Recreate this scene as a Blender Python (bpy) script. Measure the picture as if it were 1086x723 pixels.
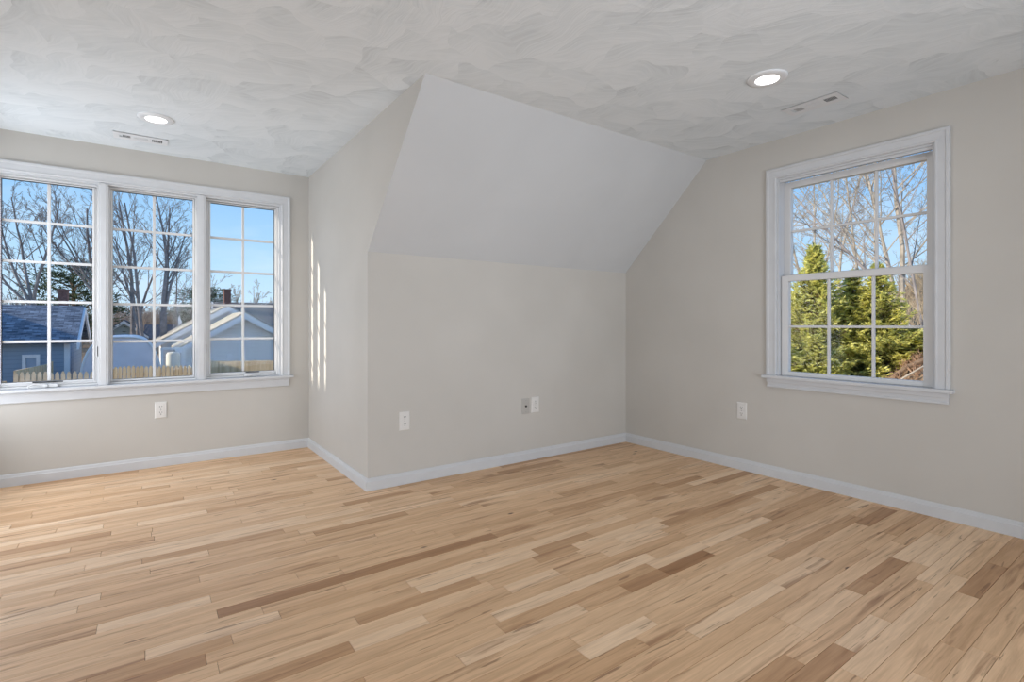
import bpy, bmesh, math, random
from mathutils import Vector, Matrix

C = bpy.context.scene.collection
S = bpy.context.scene
for o in list(bpy.data.objects):
    bpy.data.objects.remove(o, do_unlink=True)

# ------------------------------------------------------------------ dimensions (metres)
H = 2.44                                   # flat ceiling
XR, YK, XS, YD, YT, ZB = 3.7137, 3.3566, 1.2084, 4.8742, 2.4902, 1.5942
XDL = -1.093                               # left side wall of the dormer
XL, YB = -3.2, -2.4                        # unseen left and rear walls
GZ = -2.75                                 # street level outside

# ------------------------------------------------------------------ camera
cd = bpy.data.cameras.new('camera')
cam = bpy.data.objects.new('camera', cd)
C.objects.link(cam)
cam.location = (0, 0, 1.1115)
cam.rotation_euler = (math.pi / 2, 0, -0.6186)
cd.sensor_fit = 'HORIZONTAL'
cd.sensor_width = 36
cd.lens = 36 * 546.63 / 1086
cd.shift_y = -(361.5 - 343.47) / 1086
cd.clip_start = 0.05
cd.clip_end = 800
S.camera = cam

# ------------------------------------------------------------------ light and exposure
S.view_settings.view_transform = 'Standard'
S.view_settings.look = 'None'
S.view_settings.gamma = 1
S.view_settings.use_curve_mapping = False
S.view_settings.exposure = 0.0

SUN_DIR = Vector((1, -0.325, -0.385)).normalized()
sd = bpy.data.lights.new('sun', 'SUN')
sd.energy = 5.6
sd.angle = math.radians(0.55)
sd.color = (1.0, 0.9, 0.76)
sun = bpy.data.objects.new('sun', sd)
C.objects.link(sun)
sun.rotation_euler = SUN_DIR.to_track_quat('-Z', 'Y').to_euler()


def area(name, loc, target, sx, sy, power, col=(1, 1, 1)):
    d = bpy.data.lights.new(name, 'AREA')
    d.shape = 'RECTANGLE'
    d.size, d.size_y, d.energy, d.color = sx, sy, power, col
    o = bpy.data.objects.new(name, d)
    C.objects.link(o)
    o.location = loc
    o.rotation_euler = (Vector(target) - Vector(loc)).to_track_quat('-Z', 'Y').to_euler()
    return o


# fill lamps added in unseen parts of the room; no window stands there
FILL_COL = (.925, .978, 1.055)
area('dormer_fill', (XDL + .03, 4.1, 1.25), (2.0, 3.9, 1.40), 1.3, 1.6, 32, FILL_COL)
area('left_fill', (XL + .05, 1.0, 1.2), (1.6, 2.6, .6), 2.4, 1.5, 79, FILL_COL)
area('rear_fill', (1.4, -1.9, .9), (2.0, 3.4, 1.5), 2.0, 1.3, 36, FILL_COL).data.spread = math.radians(100)

W = bpy.data.worlds.new('sky')
S.world = W
W.use_nodes = True
nt = W.node_tree
nt.nodes.clear()
N = nt.nodes.new
L = nt.links.new
tc = N('ShaderNodeTexCoord')
sep = N('ShaderNodeSeparateXYZ')
L(tc.outputs['Generated'], sep.inputs[0])
rmp = N('ShaderNodeValToRGB')
rmp.color_ramp.elements[0].position = 0.0
rmp.color_ramp.elements[0].color = (.62, .80, .95, 1)
rmp.color_ramp.elements[1].position = .75
rmp.color_ramp.elements[1].color = (.10, .28, .68, 1)
e = rmp.color_ramp.elements.new(.10)
e.color = (.45, .69, .93, 1)
e = rmp.color_ramp.elements.new(.30)
e.color = (.17, .43, .82, 1)
L(sep.outputs['Z'], rmp.inputs[0])
mp = N('ShaderNodeMapping')
mp.inputs['Scale'].default_value = (2.2, 2.2, 9)
mp.inputs['Rotation'].default_value = (.25, .1, .4)
L(tc.outputs['Generated'], mp.inputs[0])
nz = N('ShaderNodeTexNoise')
nz.inputs['Scale'].default_value = 2.0
nz.inputs['Detail'].default_value = 6
L(mp.outputs[0], nz.inputs[0])
cr = N('ShaderNodeValToRGB')
cr.color_ramp.elements[0].position = .48
cr.color_ramp.elements[0].color = (0, 0, 0, 1)
cr.color_ramp.elements[1].position = .80
cr.color_ramp.elements[1].color = (.55, .55, .55, 1)
L(nz.outputs[0], cr.inputs[0])
mx = N('ShaderNodeMix')
mx.data_type = 'RGBA'
L(cr.outputs[0], mx.inputs[0])
L(rmp.outputs[0], mx.inputs[6])
mx.inputs[7].default_value = (.72, .82, .93, 1)
bg = N('ShaderNodeBackground')
bg.inputs['Strength'].default_value = 1.18
L(mx.outputs[2], bg.inputs[0])
wo = N('ShaderNodeOutputWorld')
L(bg.outputs[0], wo.inputs[0])


# ------------------------------------------------------------------ materials
def srgb(r, g, b):
    f = lambda c: (c / 12.92 if c <= .04045 else ((c + .055) / 1.055) ** 2.4)
    return (f(r / 255), f(g / 255), f(b / 255), 1)


class NT:
    """small helper around a material's node tree"""
    def __init__(self, name, rough=.6, spec=.3):
        self.m = bpy.data.materials.new(name)
        self.m.use_nodes = True
        self.t = self.m.node_tree
        self.b = self.t.nodes['Principled BSDF']
        self.b.inputs['Roughness'].default_value = rough
        self.b.inputs['Specular IOR Level'].default_value = spec

    def n(self, kind, **kw):
        nd = self.t.nodes.new('ShaderNode' + kind)
        for k, v in kw.items():
            setattr(nd, k, v)
        return nd

    def l(self, a, b):
        self.t.links.new(a, b)

    def coord(self, scale=(1, 1, 1), rot=(0, 0, 0), kind='Object'):
        c = self.n('TexCoord')
        m = self.n('Mapping')
        m.inputs['Scale'].default_value = scale
        m.inputs['Rotation'].default_value = rot
        self.l(c.outputs[kind], m.inputs[0])
        return m.outputs[0]

    def noise(self, vec, scale=5, detail=4, rough=.5, dist=0):
        x = self.n('TexNoise')
        x.inputs['Scale'].default_value = scale
        x.inputs['Detail'].default_value = detail
        x.inputs['Roughness'].default_value = rough
        x.inputs['Distortion'].default_value = dist
        self.l(vec, x.inputs['Vector'])
        return x.outputs[0]

    def ramp(self, fac, stops):
        r = self.n('ValToRGB')
        el = r.color_ramp.elements
        while len(el) < len(stops):
            el.new(.5)
        for i, (p, c) in enumerate(stops):
            el[i].position = p
            el[i].color = c if len(c) == 4 else (*c, 1)
        self.l(fac, r.inputs[0])
        return r.outputs[0]

    def mix(self, fac, a, b, mode='MIX'):
        x = self.n('Mix', data_type='RGBA', blend_type=mode)
        for i, v in ((0, fac), (6, a), (7, b)):
            if hasattr(v, 'is_linked'):
                self.l(v, x.inputs[i])
            else:
                x.inputs[i].default_value = v
        return x.outputs[2]

    def math(self, op, a, b=0.0):
        x = self.n('Math', operation=op)
        for i, v in enumerate((a, b)):
            if hasattr(v, 'is_linked'):
                self.l(v, x.inputs[i])
            else:
                x.inputs[i].default_value = v
        return x.outputs[0]

    def color(self, v):
        if hasattr(v, 'is_linked'):
            self.l(v, self.b.inputs['Base Color'])
        else:
            self.b.inputs['Base Color'].default_value = v

    def bump(self, h, strength=.2, dist=.01):
        b = self.n('Bump')
        b.inputs['Strength'].default_value = strength
        b.inputs['Distance'].default_value = dist
        self.l(h, b.inputs['Height'])
        self.l(b.outputs[0], self.b.inputs['Normal'])


def simple(name, col, rough=.6, spec=.3, vary=.06, scale=6, bump=0):
    k = NT(name, rough, spec)
    v = k.coord()
    f = k.noise(v, scale, 5)
    d = tuple(c * (1 - vary) for c in col[:3]) + (1,)
    u = tuple(min(1, c * (1 + vary)) for c in col[:3]) + (1,)
    k.color(k.ramp(f, [(.3, d), (.7, u)]))
    if bump:
        k.bump(f, bump, .01)
    return k.m


M = {}
# painted walls: warm grey with a faint roller texture
k = NT('wall_paint', .75, .2)
v = k.coord()
f = k.noise(v, 2.2, 3)
k.color(k.ramp(f, [(.3, (.520, .503, .470)), (.7, (.550, .533, .500))]))
k.bump(k.noise(v, 260, 2), .06, .002)
M['wall'] = k.m

# hand-brushed plaster ceiling: overlapping fan strokes
k = NT('ceiling_plaster', .8, .15)
v = k.coord()


def brushed(vec, cells, seed):
    off = k.n('VectorMath', operation='ADD')
    k.l(vec, off.inputs[0])
    off.inputs[1].default_value = (seed, seed * 1.7, 0)
    wp = k.n('TexNoise')
    wp.inputs['Scale'].default_value = 2.2
    wp.inputs['Detail'].default_value = 2
    k.l(off.outputs[0], wp.inputs['Vector'])
    ws = k.n('VectorMath', operation='MULTIPLY_ADD')
    k.l(wp.outputs['Color'], ws.inputs[0])
    ws.inputs[1].default_value = (.42, .42, 0)
    k.l(off.outputs[0], ws.inputs[2])
    vo = k.n('TexVoronoi', feature='F1', voronoi_dimensions='2D')
    vo.inputs['Scale'].default_value = cells
    k.l(ws.outputs[0], vo.inputs['Vector'])
    sx = k.n('SeparateColor')
    k.l(vo.outputs['Color'], sx.inputs[0])
    loc = k.n('VectorMath', operation='SUBTRACT')
    k.l(ws.outputs[0], loc.inputs[0])
    k.l(vo.outputs['Position'], loc.inputs[1])
    ro = k.n('VectorRotate', rotation_type='Z_AXIS')
    k.l(loc.outputs[0], ro.inputs['Vector'])
    k.l(k.math('MULTIPLY', sx.outputs[0], 1.8), ro.inputs['Angle'])
    ms_ = k.n('Mapping')
    ms_.inputs['Scale'].default_value = (3.0, 42, 1)
    k.l(ro.outputs[0], ms_.inputs[0])
    hair = k.noise(ms_.outputs[0], 1.0, 3, .6, .3)
    sp_ = k.n('SeparateXYZ')
    k.l(ro.outputs[0], sp_.inputs[0])
    # each stroke is loaded with plaster on one side and runs out in hairs on the other
    pad = k.math('ADD', k.math('MULTIPLY', sp_.outputs['Y'], cells * .55), .5)
    return k.math('ADD', k.math('MULTIPLY', pad, .60), k.math('MULTIPLY', hair, .75))


b1 = brushed(v, 3.3, 0.0)
b2 = brushed(v, 4.4, 7.3)
blot = k.noise(v, 1.7, 4, .6, .6)
sel = k.ramp(k.noise(v, 2.4, 3, .6), [(.44, (0, 0, 0)), (.56, (1, 1, 1))])
hgt = k.math('ADD', k.mix(sel, b1, b2), k.math('MULTIPLY', blot, .45))
k.color(k.ramp(hgt, [(.40, (.55, .595, .63)), (.74, (.69, .745, .78)), (1.2, (.755, .805, .84))]))
k.bump(hgt, .22, .015)
M['ceiling'] = k.m

k = NT('slope_plaster', .8, .15)
v = k.coord()
f = k.noise(v, 1.6, 4, .5, .6)
k.color(k.ramp(f, [(.3, (.56, .582, .60)), (.7, (.59, .612, .63))]))
k.bump(f, .12, .01)
M['slope'] = k.m

k = NT('trim_paint', .5, .25)
v = k.coord()
f = k.noise(v, 9, 3)
k.color(k.ramp(f, [(.3, (.57, .585, .605)), (.7, (.60, .615, .635))]))
M['trim'] = k.m
M['vinyl'] = simple('window_vinyl', (.64, .645, .65), .35, .4, .02)
M['plate'] = simple('plate_plastic', (.70, .69, .67), .35, .45, .02)
M['plate_painted'] = simple('painted_plate', (.455, .44, .415), .5, .35, .03)
M['slot'] = simple('slot_dark', (.05, .048, .045), .6, .2, .1)
M['steel'] = simple('steel_screw', (.35, .34, .33), .35, .5, .05)
M['register'] = simple('register_paint', (.74, .765, .79), .4, .4, .02)
M['duct'] = simple('duct_dark', (.015, .015, .015), .6, .2, .1)
M['duct_grey'] = simple('duct_grey', (.24, .24, .24), .6, .2, .1)
M['black'] = simple('black_track', (.02, .02, .022), .5, .3, .1)

# floor boards
k = NT('floor_boards', .42, .35)
v = k.coord()
tone = k.n('Attribute', attribute_name='tone').outputs['Fac']
seed = k.n('Attribute', attribute_name='seed').outputs['Fac']
offs = k.n('CombineXYZ')
k.l(k.math('MULTIPLY', seed, 37.0), offs.inputs[0])
k.l(k.math('MULTIPLY', seed, 91.0), offs.inputs[1])
va = k.n('VectorMath', operation='ADD')
k.l(v, va.inputs[0])
k.l(offs.outputs[0], va.inputs[1])


def stretched(sx, sy):
    m_ = k.n('Mapping')
    m_.inputs['Scale'].default_value = (sx, sy, 1)
    k.l(va.outputs[0], m_.inputs[0])
    return m_.outputs[0]


base = k.ramp(tone, [(0, srgb(172, 129, 91)), (.3, srgb(211, 171, 131)),
                     (.65, srgb(231, 194, 155)), (1, srgb(243, 212, 178))])
g1 = k.noise(stretched(2.2, 34), 1.0, 6, .6, .8)
base = k.mix(1, base, k.ramp(g1, [(.28, (.80, .765, .73)), (.62, (1.04, 1.04, 1.04))]), 'MULTIPLY')
g2 = k.noise(stretched(7, 210), 1.0, 3, .6)
base = k.mix(1, base, k.ramp(g2, [(.3, (.91, .90, .885)), (.65, (1.02, 1.02, 1.02))]), 'MULTIPLY')
# heartwood streaks
st = k.noise(stretched(1.1, 17), 1.0, 5, .55, 1.6)
base = k.mix(k.ramp(st, [(.56, (0, 0, 0)), (.70, (.72, .72, .72))]), base, srgb(150, 106, 72))
st2 = k.noise(stretched(2.6, 40), 1.3, 4, .5, 1.0)
base = k.mix(k.ramp(st2, [(.64, (0, 0, 0)), (.70, (.68, .68, .68))]), base, srgb(124, 86, 56))
# small knots
kn = k.n('TexVoronoi', feature='F1')
kn.inputs['Scale'].default_value = 1.0
k.l(stretched(3.4, 7.5), kn.inputs['Vector'])
gate = k.n('TexWhiteNoise', noise_dimensions='3D')
k.l(kn.outputs['Position'], gate.inputs[0])
kd = k.math('MULTIPLY', k.ramp(kn.outputs['Distance'], [(.035, (1, 1, 1)), (.09, (0, 0, 0))]),
            k.math('GREATER_THAN', gate.outputs[0], .82))
base = k.mix(kd, base, srgb(74, 48, 32))
k.color(base)
k.l(k.ramp(g1, [(.3, (.50, .50, .50)), (.7, (.40, .40, .40))]), k.b.inputs['Roughness'])
M['floor'] = k.m
M['subfloor'] = simple('subfloor_dark', srgb(92, 66, 46), .8, .1, .1)

# glass: clear with a weak mirror
g = bpy.data.materials.new('window_glass')
g.use_nodes = True
t_ = g.node_tree
t_.nodes.clear()
tr = t_.nodes.new('ShaderNodeBsdfTransparent')
tr.inputs[0].default_value = (.985, .99, .99, 1)
gl = t_.nodes.new('ShaderNodeBsdfGlossy')
gl.inputs['Roughness'].default_value = .02
lw = t_.nodes.new('ShaderNodeLayerWeight')
lw.inputs[0].default_value = .5
pw = t_.nodes.new('ShaderNodeMath')
pw.operation = 'POWER'
t_.links.new(lw.outputs['Facing'], pw.inputs[0])
pw.inputs[1].default_value = 5
fr = t_.nodes.new('ShaderNodeMath')
fr.operation = 'MULTIPLY_ADD'
t_.links.new(pw.outputs[0], fr.inputs[0])
fr.inputs[1].default_value = .06
fr.inputs[2].default_value = .004
ms = t_.nodes.new('ShaderNodeMixShader')
t_.links.new(fr.outputs[0], ms.inputs[0])
t_.links.new(tr.outputs[0], ms.inputs[1])
t_.links.new(gl.outputs[0], ms.inputs[2])
om = t_.nodes.new('ShaderNodeOutputMaterial')
t_.links.new(ms.outputs[0], om.inputs[0])
M['glass'] = g

lm = bpy.data.materials.new('lamp_lens')
lm.use_nodes = True
lm.node_tree.nodes['Principled BSDF'].inputs['Emission Color'].default_value = (1, .97, .93, 1)
lm.node_tree.nodes['Principled BSDF'].inputs['Emission Strength'].default_value = 6
M['lens'] = lm

# outdoors
k = NT('shingle_blue', .9, .1)
v = k.coord((1, 1, 1))
br = k.n('TexBrick')
br.inputs['Scale'].default_value = 1.0
br.inputs['Brick Width'].default_value = .32
br.inputs['Row Height'].default_value = .16
br.inputs['Mortar Size'].default_value = .012
br.inputs['Color1'].default_value = (.10, .115, .14, 1)
br.inputs['Color2'].default_value = (.22, .245, .28, 1)
br.inputs['Mortar'].default_value = (.10, .11, .13, 1)
k.l(v, br.inputs['Vector'])
nz_ = k.noise(k.coord((1.2, 5, 1)), 1.5, 6, .7)
k.color(k.mix(1, br.outputs[0], k.ramp(nz_, [(.35, (.55, .56, .6)), (.68, (2.1, 2.1, 2.1))]), 'MULTIPLY'))
M['shingle_blue'] = k.m


def siding(name, col, pitch):
    k = NT(name, .7, .2)
    v = k.coord()
    sp = k.n('SeparateXYZ')
    k.l(v, sp.inputs[0])
    fr_ = k.math('FRACT', k.math('MULTIPLY', sp.outputs['Z'], 1 / pitch))
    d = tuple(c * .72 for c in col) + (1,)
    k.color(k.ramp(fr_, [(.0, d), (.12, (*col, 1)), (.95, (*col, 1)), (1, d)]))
    return k.m


M['siding_blue'] = siding('siding_blue', (.30, .38, .47), .18)
M['siding_grey'] = siding('siding_grey', (.80, .78, .76), .2)
M['siding_pale'] = siding('siding_pale', (.42, .50, .52), .2)
M['siding_tan'] = siding('siding_tan', (.50, .46, .40), .22)
M['house_trim'] = simple('house_trim', (.86, .86, .86), .6, .3, .03)
M['shingle_tan'] = simple('shingle_tan', (.52, .45, .35), .9, .1, .15, 7)
M['shingle_brown'] = simple('shingle_brown', (.23, .21, .19), .9, .1, .2, 5)
M['shingle_dark'] = simple('shingle_dark', (.13, .135, .155), .9, .1, .2, 5)
M['brick'] = simple('chimney_brick', (.23, .13, .11), .9, .1, .25, 9)
M['window_dark'] = simple('dark_window_glass', (.06, .10, .17), .15, .5, .1)
M['blind'] = simple('window_blind', (.40, .47, .56), .7, .2, .05)
M['tarp'] = simple('tent_tarp', (.80, .78, .84), .55, .3, .05, 2)
M['tank'] = simple('cream_tank', (.70, .66, .56), .6, .3, .05)
k = NT('fence_wood', .85, .1)
v = k.coord((7.1, 7.1, .6))
f = k.noise(v, 1.0, 4, .6)
k.color(k.ramp(f, [(.3, (.62, .42, .23)), (.5, (.82, .60, .36)), (.7, (.90, .70, .46))]))
M['fence'] = k.m
M['fence_grey'] = simple('weathered_fence', (.72, .60, .44), .9, .1, .25, 3)
M['bark_grey'] = simple('bark_grey', (.29, .26, .25), .9, .1, .25, 4)
M['bark_pale'] = simple('bark_pale', (.40, .35, .29), .9, .1, .3, 5)
M['bark_brown'] = simple('bark_brown', (.22, .15, .10), .9, .1, .3, 6)
M['brush'] = simple('brush_twigs', (.30, .235, .19), .95, .05, .35, .4)
M['brush_tan'] = simple('brush_tan', (.46, .37, .26), .95, .05, .3, .8)
M['brush_red'] = simple('brush_red', (.42, .27, .18), .95, .05, .4, 3)
M['stump'] = simple('stump_red', (.36, .17, .09), .9, .1, .25, 8)

k = NT('ground_litter', .95, .05)
v = k.coord()
f = k.noise(v, .9, 8, .7)
f2 = k.noise(v, 7, 6, .75)
c1 = k.ramp(f, [(.3, (.22, .15, .10)), (.55, (.44, .33, .22)), (.75, (.55, .45, .29))])
k.color(k.mix(1, c1, k.ramp(f2, [(.35, (.45, .42, .40)), (.65, (1.35, 1.3, 1.25))]), 'MULTIPLY'))
k.bump(f2, .6, .08)
M['ground'] = k.m


def leafmat(name, lo, hi):
    k = NT(name, .6, .2)
    a = k.n('Attribute', attribute_name='tint').outputs['Fac']
    col = k.ramp(a, [(0, lo), (1, hi)])
    k.color(col)
    tl = k.n('BsdfTranslucent')
    k.l(col, tl.inputs[0])
    mxs = k.n('MixShader')
    mxs.inputs[0].default_value = .42
    k.l(k.b.outputs[0], mxs.inputs[1])
    k.l(tl.outputs[0], mxs.inputs[2])
    k.l(mxs.outputs[0], k.t.nodes['Material Output'].inputs[0])
    return k.m


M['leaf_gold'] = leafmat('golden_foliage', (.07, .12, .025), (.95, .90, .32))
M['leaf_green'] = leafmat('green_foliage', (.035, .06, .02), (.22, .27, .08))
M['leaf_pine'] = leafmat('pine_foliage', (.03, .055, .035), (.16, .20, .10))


# ------------------------------------------------------------------ mesh helpers
def link(name, me, mat, parent=None, smooth=False):
    for m_ in (mat if isinstance(mat, (list, tuple)) else [mat]):
        me.materials.append(m_)
    o = bpy.data.objects.new(name, me)
    C.objects.link(o)
    if parent is not None:
        o.parent = parent
    if smooth:
        for p in me.polygons:
            p.use_smooth = True
    return o


class MB:
    """collects shapes; build() links them as one mesh object, local to its parent's location"""
    def __init__(self):
        self.v, self.f = [], []

    def add(self, vs, fs):
        n = len(self.v)
        self.v += [tuple(p) for p in vs]
        self.f += [tuple(i + n for i in q) for q in fs]
        return self

    def box(self, a, b, bev=0.0):
        x0, y0, z0 = (min(a[i], b[i]) for i in range(3))
        x1, y1, z1 = (max(a[i], b[i]) for i in range(3))
        if bev <= 0:
            vs = [(x0, y0, z0), (x1, y0, z0), (x1, y1, z0), (x0, y1, z0),
                  (x0, y0, z1), (x1, y0, z1), (x1, y1, z1), (x0, y1, z1)]
            return self.add(vs, [(3, 2, 1, 0), (4, 5, 6, 7), (0, 1, 5, 4), (1, 2, 6, 5), (2, 3, 7, 6), (3, 0, 4, 7)])
        bm = bmesh.new()
        bmesh.ops.create_cube(bm, size=1)
        for w in bm.verts:
            w.co = ((x0 + x1) / 2 + w.co.x * (x1 - x0), (y0 + y1) / 2 + w.co.y * (y1 - y0), (z0 + z1) / 2 + w.co.z * (z1 - z0))
        bmesh.ops.bevel(bm, geom=bm.edges[:], offset=bev, segments=2, affect='EDGES', profile=.6)
        bm.verts.index_update()
        self.add([w.co[:] for w in bm.verts], [[w.index for w in q.verts] for q in bm.faces])
        bm.free()
        return self

    def prism(self, front, back):
        n = len(front)
        fs = [tuple(range(n)), tuple(range(2 * n - 1, n - 1, -1))]
        for i in range(n):
            j = (i + 1) % n
            fs.append((i, i + n, j + n, j))
        return self.add(list(front) + list(back), fs)

    def tube(self, pts, rads, sides=6, cap=True):
        rings = []
        n0 = len(self.v)
        pts = [Vector(p) for p in pts]
        ref = Vector((.31, .73, .6))
        for i, p in enumerate(pts):
            d = (pts[min(i + 1, len(pts) - 1)] - pts[max(i - 1, 0)])
            d = d.normalized() if d.length > 1e-9 else Vector((0, 0, 1))
            u = d.cross(ref)
            if u.length < .05:
                u = d.cross(Vector((1, 0, 0)))
            u.normalize()
            w = d.cross(u)
            for s in range(sides):
                a = 2 * math.pi * s / sides
                self.v.append(tuple(p + (u * math.cos(a) + w * math.sin(a)) * rads[i]))
        for i in range(len(pts) - 1):
            for s in range(sides):
                a, b = n0 + i * sides + s, n0 + i * sides + (s + 1) % sides
                self.f.append((a, b, b + sides, a + sides))
        if cap:
            self.f.append(tuple(n0 + s for s in range(sides))[::-1])
            self.f.append(tuple(n0 + (len(pts) - 1) * sides + s for s in range(sides)))
        return self

    def lathe(self, prof, centre, axis='z', n=40):
        """prof = [(r, h)], closed ends not added"""
        n0 = len(self.v)
        cx, cy, cz = centre
        for r, h in prof:
            for s in range(n):
                a = 2 * math.pi * s / n
                x, y = r * math.cos(a), r * math.sin(a)
                if axis == 'z':
                    p = (cx + x, cy + y, cz + h)
                elif axis == 'y':
                    p = (cx + x, cy + h, cz + y)
                else:
                    p = (cx + h, cy + x, cz + y)
                self.v.append(p)
        for i in range(len(prof) - 1):
            for s in range(n):
                a, b = n0 + i * n + s, n0 + i * n + (s + 1) % n
                self.f.append((a, b, b + n, a + n))
        return self

    def disc(self, r, centre, n=40):
        self.add([(centre[0] + r * math.cos(2 * math.pi * s / n), centre[1] + r * math.sin(2 * math.pi * s / n), centre[2])
                  for s in range(n)], [tuple(range(n))[::-1]])
        return self

    def build(self, name, mat, parent=None, smooth=False, recalc=True, xf=None):
        me = bpy.data.meshes.new(name)
        vs = self.v
        if xf:
            vs = [xf(p) for p in vs]
        if parent is not None:
            ox, oy, oz = WLOC[parent.name]
            vs = [(p[0] - ox, p[1] - oy, p[2] - oz) for p in vs]
        me.from_pydata(vs, [], self.f)
        if recalc:
            bm = bmesh.new()
            bm.from_mesh(me)
            bmesh.ops.recalc_face_normals(bm, faces=bm.faces)
            bm.to_mesh(me)
            bm.free()
        me.update()
        o = link(name, me, mat, parent, smooth)
        WLOC[o.name] = WLOC[parent.name] if parent is not None else (0, 0, 0)
        return o


WLOC = {}


def empty(name, loc):
    o = bpy.data.objects.new(name, None)
    o.empty_display_size = .1
    C.objects.link(o)
    o.location = loc
    WLOC[o.name] = tuple(loc)
    return o


def tag(o, label=None, cat=None, group=None, kind=None):
    if label: o['label'] = label
    if cat: o['category'] = cat
    if group: o['group'] = group
    if kind: o['kind'] = kind
    return o


def struct(o, label, cat):
    return tag(o, label, cat, kind='structure')


# ------------------------------------------------------------------ room shell
T = .13
YW0, YW1, ZW0, ZW1 = 1.0093, 1.9208, .7192, 2.158        # right window opening
XW0, XW1, ZV0, ZV1 = -.857, .9755, .638, 2.158          # dormer window opening

m = MB()
for (a0, a1, b0, b1) in ((XDL, XW0, 0, H), (XW1, XS, 0, H), (XW0, XW1, 0, ZV0), (XW0, XW1, ZV1, H)):
    m.box((a0, YD, b0), (a1, YD + T, b1))
struct(m.build('wall_dormer', M['wall']), 'warm grey dormer end wall around the wide triple window', 'wall')

m = MB()
fr_ = [(XS, YD + T, 0), (XS, YK, 0), (XS, YK, ZB), (XS, YT, H), (XS, YD + T, H)]
bk = [(XS + T, YD + T, 0), (XS + T, YK + T, 0), (XS + T, YK + T, ZB + .06), (XS + T, YT + .13, H + .02), (XS + T, YD + T, H + .02)]
m.prism(fr_, bk)
struct(m.build('wall_dormer_right', M['wall']), 'warm grey side wall of the dormer running back to the outer corner', 'wall')

m = MB()
m.prism([(XS, YK, 0), (XR, YK, 0), (XR, YK, ZB), (XS, YK, ZB)],
        [(XS + T, YK + T, 0), (XR, YK + T, 0), (XR, YK + T, ZB), (XS + T, YK + T, ZB)])
struct(m.build('wall_knee', M['wall']), 'warm grey knee wall under the sloped ceiling', 'wall')

m = MB()
m.prism([(XS, YK, ZB), (XR, YK, ZB), (XR, YT, H), (XS, YT, H)],
        [(XS + T, YK + T, ZB), (XR, YK + T, ZB), (XR, YT + .13, H + .1), (XS + T, YT + .13, H + .1)])
struct(m.build('ceiling_slope', M['slope']), 'smooth pale sloped ceiling above the knee wall', 'ceiling')

m = MB()
for (a0, a1, b0, b1) in ((YB, YW0, 0, H), (YW0, YW1, 0, ZW0), (YW0, YW1, ZW1, H), (YW1, YT, 0, H)):
    m.box((XR, a0, b0), (XR + T, a1, b1))
m.prism([(XR, YT, 0), (XR, YK + T, 0), (XR, YK + T, ZB), (XR, YK, ZB), (XR, YT, H)],
        [(XR + T, YT, 0), (XR + T, YK + T, 0), (XR + T, YK + T, ZB), (XR + T, YK, ZB), (XR + T, YT, H)])
struct(m.build('wall_right', M['wall']), 'warm grey right wall with the double-hung window', 'wall')

m = MB()
m.box((XL - T, YB - T, H), (XR + T, YT, H + .1))
m.box((XDL, YT, H), (XS, YD + T, H + .1))
struct(m.build('ceiling', M['ceiling']), 'flat plaster ceiling with swirled brush strokes', 'ceiling')

# unseen remainder of the room, so that it is closed
m = MB().box((XDL - T, YK, 0), (XDL, YD + T, H))
m.prism([(XDL - T, YK, ZB), (XDL - T, YK, H), (XDL - T, YT, H)], [(XDL, YK, ZB), (XDL, YK, H), (XDL, YT, H)])
struct(m.build('wall_dormer_left', M['wall']), 'left side wall of the dormer, out of view', 'wall')
m = MB().box((XL, YK, 0), (XDL - T, YK + T, ZB))
struct(m.build('wall_knee_left', M['wall']), 'left knee wall, out of view', 'wall')
m = MB().prism([(XL, YK, ZB), (XDL - T, YK, ZB), (XDL - T, YT, H), (XL, YT, H)],
               [(XL, YK + T, ZB), (XDL - T, YK + T, ZB), (XDL - T, YT + .13, H + .1), (XL, YT + .13, H + .1)])
struct(m.build('ceiling_slope_left', M['slope']), 'left sloped ceiling, out of view', 'ceiling')
m = MB().box((XL - T, YB, 0), (XL, YK + T, H))
struct(m.build('wall_left', M['wall']), 'left end wall, out of view', 'wall')
m = MB().box((XL - T, YB - T, 0), (XR + T, YB, H))
struct(m.build('wall_rear', M['wall']), 'rear wall behind the camera', 'wall')

# ------------------------------------------------------------------ floor: strip boards running along the knee wall
random.seed(29)
PW = .0708
Y0 = 2.2305
SPECIAL = [(.226, 1.50, 2.262, .03), (1.896, 2.235, 1.475, .0), (1.50, 2.3, 2.262, .35),
           (-.15, .25, 2.05, .25), (.55, 1.02, 1.02, .12), (2.55, 2.9, .93, .1), (2.75, 3.2, .66, .12), (3.0, 3.69, .5, .06),
           (2.15, 2.75, 3.16, .12), (1.55, 1.92, 2.0, .22), (2.9, 3.3, 2.3, .15), (1.75, 2.4, 1.9, .85),
           (1.2, 1.55, 1.24, .95), (.9, 1.6, 2.9, .9), (1.6, 2.2, 1.15, .9), (.0, .42, 2.13, .95), (2.3, 2.9, 1.55, .9),
           (1.0, 1.45, 3.2, .2), (-.6, .2, 3.9, .3), (.3, .9, 3.55, .3), (2.2, 2.7, 2.55, .25), (-.9, -.3, 3.3, .9),
           (2.45, 2.62, 1.16, .9), (1.95, 2.4, .95, .8)]
rows = []
r0 = int(math.floor((YB - Y0) / PW)) - 1
r1 = int(math.ceil((YD - Y0) / PW))
verts, faces, tone, seedv = [], [], [], []
zt = 0.0


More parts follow.
